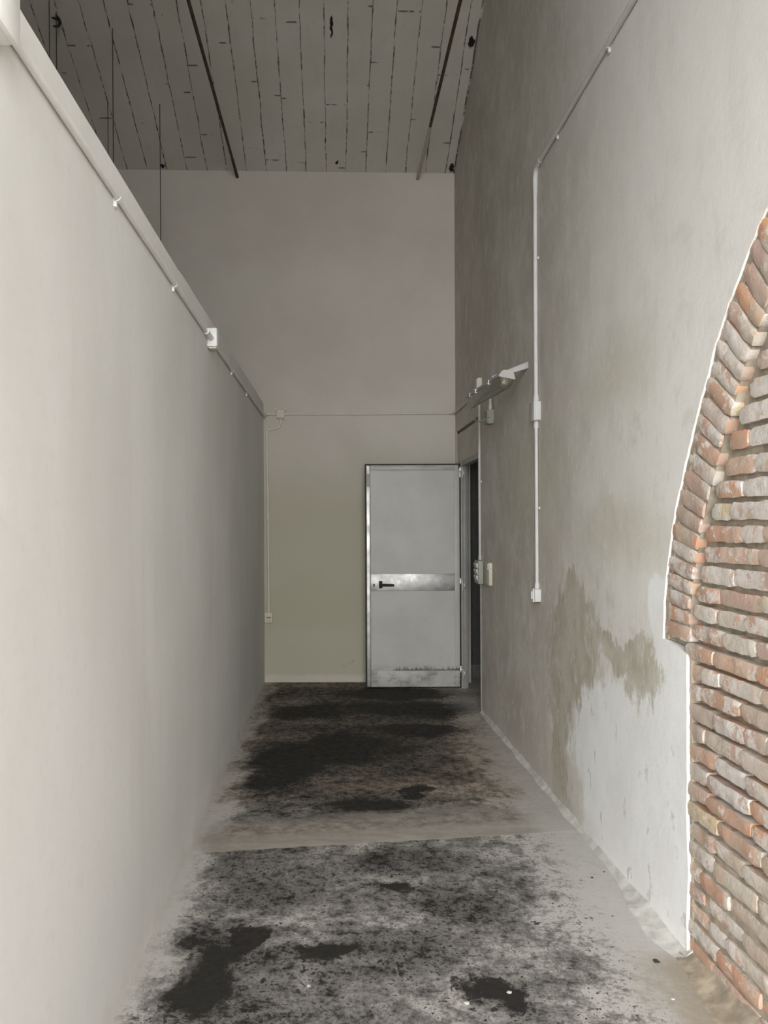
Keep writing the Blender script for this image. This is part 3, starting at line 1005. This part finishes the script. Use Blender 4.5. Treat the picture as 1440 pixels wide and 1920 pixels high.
cb = thing('conduit', (XL, 6.0, ZC), 'thin shaded conduit from the partition box to the back corner', 'conduit')
b = NB()
pts = [(XL + 0.0125, 4.39, zl(4.39))] + [(XL + 0.0125, y, zl(y)) for y in (5.0, 6.0, 7.0)]
obj('pipe', (tube(b, pts + [(XL + 0.0125, 7.64, zl(7.64))], R20), b)[1], PVC, cb)
for y in (5.28, 6.19):
    saddle_left(cb, y, zl(y), PVC)
ZB = 2.592
b = NB()
tube(b, [(XL + 0.0125, 7.60, zl(7.6)), (XL + 0.0125, 7.655, zl(7.655))] + bend((XL + 0.0125, 7.64, zl(7.65)), (XL + 0.016, BACK - 0.014, ZB - 0.004), (XL + 0.10, BACK - 0.014, ZB), 0.035) + [(XL + 0.065, BACK - 0.014, ZB)], 0.0135)
obj('elbow', b, PVCP, cb)

# --- on the back wall
YB = BACK - 0.0125
bb = thing('junction_box', (-0.514, BACK, ZB), 'cream painted junction box in the back wall corner', 'junction box')
b = NB()
box(b, -0.559, -0.469, BACK - 0.042, BACK, ZB - 0.047, ZB + 0.047, 0.016, 4)
obj('body', b, PVCP, bb)
for sx in (-1, 1):
    for sz in (-1, 1):
        b = NB()
        tube(b, [(-0.514 + sx * 0.046, BACK - 0.020, ZB + sz * 0.046), (-0.514 + sx * 0.046, BACK, ZB + sz * 0.046)], 0.010)
        obj('fixing_lug', b, PVCP, bb)
b = NB(); box(b, -0.551, -0.477, BACK - 0.047, BACK - 0.041, ZB - 0.039, ZB + 0.039, 0.004); obj('lid', b, PVCP, bb)

cc = thing('conduit', (-0.6, BACK, ZB), 'short cream conduit from the corner elbow to the back wall box', 'conduit')
b = NB(); tube(b, [(XL + 0.06, YB, ZB), (-0.572, YB, ZB)], R20); obj('pipe', b, PVCP, cc)
b = NB(); tube(b, [(-0.590, YB, ZB), (-0.557, YB, ZB)], 0.0135); obj('coupling', b, PVCP, cc)

xcr = XR(BACK)
ce = thing('conduit', (0.3, BACK, ZB), 'cream conduit running level across the back wall round the corner to the lamp', 'conduit')
b = NB()
pts = [(-0.47, YB, ZB), (0.3, YB, ZB - 0.003), (1.0, YB, ZB)] + bend((1.0, YB, ZB), (xcr - 0.014, YB, ZB), (XR(7.2) - 0.014, 7.2, ZB), 0.07) + [(XR(7.2) - 0.0125, 7.2, ZB), (XR(6.5) - 0.0125, 6.50, ZB + 0.01)]
tube(b, pts, R20); obj('pipe', b, PVCP, ce)
b = NB(); tube(b, [(-0.470, YB, ZB), (-0.438, YB, ZB)], 0.0135); obj('coupling', b, PVCP, ce)
saddle_right(ce, 6.9, ZB + 0.004, False, PVCP)

cdn = thing('conduit', (-0.65, BACK, 1.5), 'cream conduit dropping with an S-bend down the back wall corner to the socket', 'conduit')
b = NB()
xd = -0.646
p = [(-0.514, YB, ZB - 0.045), (-0.514, YB, ZB - 0.07)]
p += bend((-0.514, YB, ZB - 0.05), (-0.518, YB, ZB - 0.137), (-0.60, YB, ZB - 0.142), 0.055)
p += bend((-0.57, YB, ZB - 0.142), (xd - 0.004, YB, ZB - 0.146), (xd, YB, ZB - 0.3), 0.055)
p += [(xd + 0.001, YB, ZB - 0.5), (xd + 0.006, YB, 1.6), (xd + 0.010, YB, 0.68)]
tube(b, p, R20); obj('pipe', b, PVCP, cdn)
b = NB(); tube(b, [(xd + 0.010, YB, 0.705), (xd + 0.010, YB, 0.675)], 0.0135); obj('coupling', b, PVCP, cdn)

so = thing('socket', (-0.636, BACK, 0.58), 'small cream surface socket low on the back wall beside the corner', 'socket')
b = NB(); box(b, -0.676, -0.600, BACK - 0.040, BACK, 0.580, 0.680, 0.006); obj('body', b, PVCP, so)
b = NB(); box(b, -0.661, -0.613, BACK - 0.046, BACK - 0.039, 0.597, 0.665, 0.004); obj('cover_flap', b, IVORY, so)
b = NB()
box(b, -0.657, -0.617, BACK - 0.0475, BACK - 0.045, 0.628, 0.634)
obj('slot', b, HOLE, so)

# --- far end of the right wall: plate, lamp feed, switches
b0 = 6.38
pb = thing('junction_box', (XR(6.43), 6.43, 2.63), 'small box high on the right wall behind the tube lamp', 'junction box')
b = NB(); x = XR(6.43); box(b, x - 0.036, x + 0.001, 6.395, 6.475, 2.555, 2.690, 0.004); obj('body', b, PVCP, pb)
b = NB(); box(b, x - 0.042, x - 0.035, 6.400, 6.470, 2.560, 2.685, 0.003); obj('lid', b, PVCP, pb)

cs = thing('conduit', (XR(6.45), 6.45, 1.9), 'white conduit dropping along the doorway edge to the light switches', 'conduit')
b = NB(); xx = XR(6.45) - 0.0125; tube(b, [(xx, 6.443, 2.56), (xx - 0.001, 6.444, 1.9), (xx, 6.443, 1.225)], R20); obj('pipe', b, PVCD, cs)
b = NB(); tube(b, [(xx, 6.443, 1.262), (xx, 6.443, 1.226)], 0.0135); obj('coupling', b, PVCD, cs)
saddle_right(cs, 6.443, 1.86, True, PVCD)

sw = thing('light_switch', (XR(6.35), 6.35, 1.05), 'grey-green switch box beside the doorway with three rockers', 'light switch')
x = XR(6.35)
b = NB(); box(b, x - 0.058, x + 0.001, 6.275, 6.450, 1.046, 1.228, 0.004); obj('body', b, PVCG, sw)
for zc in (1.188, 1.140, 1.092):
    b = NB()
    prism(b, [(x - 0.057, 6.30, zc - 0.020), (x - 0.062, 6.30, zc - 0.020), (x - 0.072, 6.30, zc + 0.012), (x - 0.066, 6.30, zc + 0.020), (x - 0.057, 6.30, zc + 0.020)], (0, 0.12, 0))
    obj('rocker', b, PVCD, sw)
pp = thing('cover_plate', (XR(6.14), 6.14, 1.05), 'flat cover plate with ivory edge on the wall right of the switch box', 'cover plate')
x = XR(6.1)
b = NB(); box(b, x - 0.020, x + 0.001, 6.03, 6.272, 1.052, 1.222, 0.002); obj('body', b, IVORY, pp)
b = NB(); box(b, x - 0.0235, x - 0.019, 6.034, 6.272, 1.050, 1.224, 0.001); obj('face', b, RIGHT, pp)
b = NB(); box(b, x - 0.031, x - 0.023, 6.05, 6.075, 1.170, 1.215, 0.002); obj('latch', b, PVCP, pp)

fb = thing('junction_box', (XR(5.99), 5.99, 2.27), 'grey junction box on the right wall below the tube lamp', 'junction box')
x = XR(5.99)
b = NB(); box(b, x - 0.044, x + 0.001, 5.935, 6.045, 2.265, 2.372, 0.004); obj('body', b, PVCG, fb)
b = NB(); box(b, x - 0.052, x - 0.043, 5.94, 6.04, 2.27, 2.367, 0.003); obj('lid', b, PVCG, fb)
cf = thing('conduit', (XR(5.99), 5.99, 2.45), 'short upright conduit above the grey box under the lamp', 'conduit')
b = NB(); tube(b, [(x - 0.018, 5.99, 2.60), (x - 0.018, 5.99, 2.37)], R20); obj('pipe', b, PVCP, cf)
b = NB(); tube(b, [(x - 0.018, 5.99, 2.41), (x - 0.018, 5.99, 2.373)], 0.0135); obj('coupling', b, PVCP, cf)
b = NB()
tube(b, bend((XR(6.3) - 0.0125, 6.395, ZB + 0.008), (x - 0.016, 5.99, ZB + 0.005), (x - 0.018, 5.99, 2.5), 0.06) + [(x - 0.018, 5.99, 2.50)], R20)
tube(b, [(XR(6.39) - 0.0125, 6.396, ZB + 0.008), (XR(6.1) - 0.015, 6.04, ZB + 0.006)], R20)
obj('elbow', b, PVCP, cf)

# --- tube lamp
LA = Vector((0.997, 4.60, 2.358)); LB = Vector((0.997, 5.74, 2.415))
lamp = thing('tube_lamp', (1.0, 5.2, 2.38), 'grey fluorescent tube lamp with clear cover on the right wall', 'lamp')
ax = (LB - LA).normalized()
sd = Vector((1, 0, 0)); upv = sd.cross(ax).normalized()
if upv.z < 0:
    upv = -upv
ro = Matrix.Rotation(math.radians(11), 3, ax)          # the lower side is turned a little into the corridor
if (ro @ sd).z > 0:
    ro = Matrix.Rotation(math.radians(-11), 3, ax)
sd = ro @ sd; upv = ro @ upv
def lp(u, v, t=0.0):
    return LA + sd * u + upv * v + ax * t
LEN = (LB - LA).length
b = NB()
prism(b, [lp(u, v) for u, v in ((-0.044, 0.004), (-0.044, 0.012), (-0.036, 0.030), (-0.024, 0.040), (0.024, 0.040), (0.036, 0.030), (0.044, 0.012), (0.044, 0.004))], ax * LEN)
obj('housing', b, ENAMEL, lamp)
b = NB()
prism(b, [lp(u, v, -0.006) for u, v in ((-0.048, -0.004), (-0.048, 0.008), (0.048, 0.008), (0.048, -0.004))], ax * (LEN + 0.012))
obj('gasket_rim', b, ENAMEL, lamp)
b = NB()                                               # half-round cover, a shell with rounded ends
n = 16
def arcp(r, sy, t):
    return [lp(r * math.cos(a), -0.004 - 1.25 * sy * math.sin(a), t) for a in [math.pi * k / n for k in range(n + 1)]]
prs = [(0.012, 0.012, -0.004), (0.034, 0.036, -0.003), (0.043, 0.050, 0.008), (0.044, 0.052, 0.03), (0.044, 0.052, LEN - 0.03), (0.043, 0.050, LEN - 0.008), (0.034, 0.036, LEN + 0.003), (0.012, 0.012, LEN + 0.004)]
rr = [[b.verts.new(q) for q in arcp(*pr)] for pr in prs]
for r0, r1 in zip(rr, rr[1:]):
    for k in range(n):
        b.faces.new((r0[k], r1[k], r1[k + 1], r0[k + 1]))
b.faces.new(rr[0]); b.faces.new(rr[-1][::-1])
cov = obj('diffuser', b, CLEAR, lamp); cov['label'] = 'clear cover with olive reflections painted in'
b = NB(); tube(b, [lp(-0.004, -0.022, 0.012), lp(-0.004, -0.022, LEN - 0.012)], 0.013); o = obj('tube', b, ENAMEL, lamp); o['label'] = 'white fluorescent tube'
b = NB()
prism(b, [lp(u, v, 0.006) for u, v in ((-0.018, -0.040), (-0.018, -0.002), (0.012, -0.002), (0.012, -0.040))], ax * 0.018)
obj('lamp_holder', b, PVCD, lamp)
for t in (0.30, 0.75, 0.98):
    b = NB()
    prism(b, [lp(u, v, t) for u, v in ((-0.051, -0.012), (-0.051, 0.014), (-0.046, 0.014), (-0.046, -0.012))], ax * 0.018)
    obj('clip', b, ALU, lamp)
b = NB()                                               # wall bracket, wider at the wall
x = XR(4.93)
prism(b, [(x + 0.002, 4.93, 2.476), (x + 0.002, 4.93, 2.520), (0.985, 4.97, 2.436), (0.985, 4.97, 2.418)], (0, 0.004, 0))
prism(b, [(x + 0.002, 4.93, 2.520), (0.985, 4.97, 2.436), (0.985, 5.00, 2.436), (x + 0.002, 4.975, 2.520)], (0, 0, -0.003))
o = obj('bracket', b, ENAMEL, lamp); o['label'] = 'white wall bracket'
b = NB()
x2 = XR(5.62)
prism(b, [(x2 + 0.002, 5.60, 2.500), (x2 + 0.002, 5.60, 2.540), (0.985, 5.62, 2.465), (0.985, 5.62, 2.445)], (0, 0.004, 0))
obj('bracket', b, ENAMEL, lamp)
b = NB()
cpts = []
c0, c1, c2, c3 = Vector((0.985, 5.72, 2.37)), Vector((1.02, 5.86, 2.22)), Vector((1.08, 5.92, 2.28)), Vector((XR(5.95) - 0.030, 5.936, 2.312))
for i in range(17):
    t = i / 16
    cpts.append((1 - t) ** 3 * c0 + 3 * t * (1 - t) ** 2 * c1 + 3 * t * t * (1 - t) * c2 + t ** 3 * c3)
tube(b, cpts, 0.006, 10); obj('power_cable', b, PVCG, lamp)

# --- near run on the right wall
YV = 4.70
ZH = 3.60
vx = lambda y: XR(y) - 0.0135
cu = thing('conduit', (XR(YV), YV, 3.0), 'long white conduit slanting up the right wall from the box', 'conduit')
b = NB()
pts = [(vx(YV), YV, 2.235), (vx(YV), YV + 0.004, 2.9)] + bend((vx(YV), YV, 3.0), (vx(YV), YV, ZH), (vx(4.0), 4.0, ZH), 0.07) + [(vx(3.5), 3.5, ZH + 0.002), (vx(2.0), 2.0, ZH), (vx(0.2), 0.2, ZH), (vx(FRONT_Y), FRONT_Y, ZH)]
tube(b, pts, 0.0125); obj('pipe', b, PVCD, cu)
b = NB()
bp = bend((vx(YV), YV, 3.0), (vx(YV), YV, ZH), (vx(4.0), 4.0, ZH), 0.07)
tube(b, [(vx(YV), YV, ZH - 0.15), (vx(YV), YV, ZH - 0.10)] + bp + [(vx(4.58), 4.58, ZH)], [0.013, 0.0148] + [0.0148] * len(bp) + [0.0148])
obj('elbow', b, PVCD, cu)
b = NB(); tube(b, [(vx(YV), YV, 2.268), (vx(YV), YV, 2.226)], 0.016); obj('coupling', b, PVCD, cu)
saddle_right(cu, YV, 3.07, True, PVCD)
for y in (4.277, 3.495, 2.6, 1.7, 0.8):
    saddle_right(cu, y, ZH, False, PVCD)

ib2 = thing('junction_box', (XR(YV), YV, 2.12), 'white rectangular box in the middle of the long upright conduit', 'junction box', 'white junction boxes')
x = XR(YV)
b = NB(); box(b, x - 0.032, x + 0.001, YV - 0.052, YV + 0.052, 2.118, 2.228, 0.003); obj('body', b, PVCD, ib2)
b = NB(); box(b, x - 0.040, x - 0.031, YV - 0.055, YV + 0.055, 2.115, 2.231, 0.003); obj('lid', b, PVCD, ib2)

cl = thing('conduit', (XR(YV), YV, 1.6), 'white conduit on the right wall between the middle box and the bottom socket', 'conduit')
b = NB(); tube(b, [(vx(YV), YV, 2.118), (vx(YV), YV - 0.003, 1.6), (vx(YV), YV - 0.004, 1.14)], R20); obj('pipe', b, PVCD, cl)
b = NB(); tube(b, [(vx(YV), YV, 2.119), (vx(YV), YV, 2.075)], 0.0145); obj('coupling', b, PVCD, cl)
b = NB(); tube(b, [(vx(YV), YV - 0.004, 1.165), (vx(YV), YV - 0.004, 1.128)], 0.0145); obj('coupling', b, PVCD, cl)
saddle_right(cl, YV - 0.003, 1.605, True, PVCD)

sk = thing('socket', (XR(YV), YV, 1.05), 'white surface socket at the foot of the right wall conduit', 'socket')
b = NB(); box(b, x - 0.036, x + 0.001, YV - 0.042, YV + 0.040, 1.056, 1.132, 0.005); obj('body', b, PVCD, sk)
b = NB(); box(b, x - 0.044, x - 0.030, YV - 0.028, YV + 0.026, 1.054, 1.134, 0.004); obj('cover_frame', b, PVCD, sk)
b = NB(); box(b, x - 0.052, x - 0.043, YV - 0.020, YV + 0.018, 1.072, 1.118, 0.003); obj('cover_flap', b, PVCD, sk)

# ------------------------------------------------------------------ under the roof
t1 = thing('tie_rod', (-0.9236, BACK, 4.888), 'dark iron tie rod under the ceiling on the corridor left', 'tie rod')
b = NB(); tube(b, [(-0.9236, FRONT_Y - 0.1, 4.888), (-0.9236, 3.0, 4.886), (-0.9236, BACK + 0.02, 4.888)], 0.0125, 12); obj('rod', b, RUST, t1)
b = NB(); tube(b, [(-0.9236, 7.35, 4.888), (-0.9236, 7.36, 4.888), (-0.9236, BACK + 0.02, 4.888)], [0.0126, 0.0138, 0.015], 12); o = obj('limewashed_end', b, RUST, t1)
t2 = thing('tie_rod', (0.82, BACK, 4.862), 'iron tie rod with limewashed end near the right wall', 'tie rod')
b = NB(); tube(b, [(0.82, FRONT_Y - 0.1, 4.862), (0.82, 3.0, 4.860), (0.82, BACK + 0.02, 4.862)], 0.0125, 12); obj('rod', b, RUST, t2)
b = NB(); tube(b, [(0.82, 6.70, 4.862), (0.82, 6.72, 4.862), (0.82, BACK + 0.02, 4.862)], [0.0126, 0.0145, 0.0155], 12); o = obj('limewashed_end', b, LIMEP, t2); o['label'] = 'pale limewashed end'


def hang(x, y, zb, r, label, mat):
    zt = ceil_z(x, y) + 0.03
    b = NB()
    tube(b, [(x, y, zt), (x + 0.004, y, (zt + zb) / 2), (x + 0.002, y, zb)], r, 8)
    o = obj('hanging_wire', b, mat, None, (x, y, zt))
    tag(o, label, 'wire', 'wires hanging behind the partition')
    return o


hang(-1.530, 7.07, 2.0, 0.0035, 'thin wire hanging in front of the upper back wall, farthest from the camera', WIRE)
hang(-1.775, 6.45, 2.0, 0.0035, 'long thin wire hanging between the ceiling hook and the wire on the back wall', WIRE)
hang(-1.985, 7.05, 2.0, 0.0030, 'short looking wire close left of the long thin wire behind the partition', WIRE)
hang(-2.19, 6.335, 2.0, 0.0040, 'wire hanging straight down from the dark ceiling hook', WIRE)
hang(-2.215, 6.25, 2.0, 0.0035, 'outermost wire, just left of the one on the ceiling hook', WIRE)
hx, hy = -2.19, 6.36
hz = ceil_z(hx, hy)
b = NB()
tube(b, [(hx - 0.005, hy + 0.005, hz + 0.03), (hx - 0.005, hy, hz - 0.005), (hx + 0.012, hy, hz - 0.025), (hx + 0.022, hy, hz - 0.05), (hx + 0.012, hy, hz - 0.078), (hx - 0.012, hy, hz - 0.085), (hx - 0.03, hy, hz - 0.078)], [0.010, 0.011, 0.013, 0.013, 0.011, 0.009, 0.006], 10)
tube(b, [(hx - 0.042, hy, hz - 0.012), (hx - 0.01, hy, hz - 0.022), (hx + 0.012, hy, hz - 0.026)], [0.006, 0.010, 0.011], 10)
tag(obj('ceiling_hook', b, DARK, None, (hx, hy, hz)), 'dark bent iron hook in the ceiling above the partition', 'hook')

# ------------------------------------------------------------------ small debris on the floor
def chip(px, py, r, mat, label, seed, group):
    x, y = floor_pt(px, py)
    b = NB()
    bmesh.ops.create_icosphere(b, subdivisions=2, radius=r * 0.75)
    rn = random.Random(seed)
    st = Vector((rn.uniform(.7, 1.3), rn.uniform(.7, 1.3), rn.uniform(.2, .4)))
    for v in b.verts:
        k = 1 + 0.5 * mn.noise(v.co * (1.4 / r) + Vector((seed, 0, 0)))
        v.co = Vector((v.co.x * st.x * k, v.co.y * st.y * k, max(-r * 0.25, v.co.z * st.z * k)))
    zmin = min(v.co.z for v in b.verts)
    for v in b.verts:
        v.co += Vector((x, y, -zmin - 0.0005))
    tag(obj('pebble', b, mat, None, (x, y, 0)), label, 'pebble', group)


chip(1227, 1806, 0.016, CHIPD, 'largest dark grit lump on the dust below the brick arch', 3, 'dark grit on the floor')
chip(1107, 1648, 0.007, CHIPD, 'dark speck on the pale floor beside the right wall', 5, 'dark grit on the floor')
chip(1130, 1637, 0.005, CHIPD, 'tiny dark speck against the foot of the right wall', 6, 'dark grit on the floor')
chip(1145, 1720, 0.005, CHIPD, 'lone dark speck on pale dust between the wall and corridor middle', 8, 'dark grit on the floor')
chip(1065, 1659, 0.006, CHIP, 'white plaster crumb beside the dark speck on pale floor', 9, 'white plaster crumbs')
chip(1258, 1876, 0.009, CHIP, 'white plaster crumb on brown earth in front of the brickwork', 10, 'white plaster crumbs')
chip(951, 1863, 0.011, CHIP, 'white plaster flake beside the black stain at front right', 11, 'white plaster crumbs')
chip(871, 1883, 0.012, CHIP, 'white plaster flake below the black stain at front right', 12, 'white plaster crumbs')
chip(575, 1849, 0.010, CHIP, 'white plaster flake in the middle of the near floor', 13, 'white plaster crumbs')
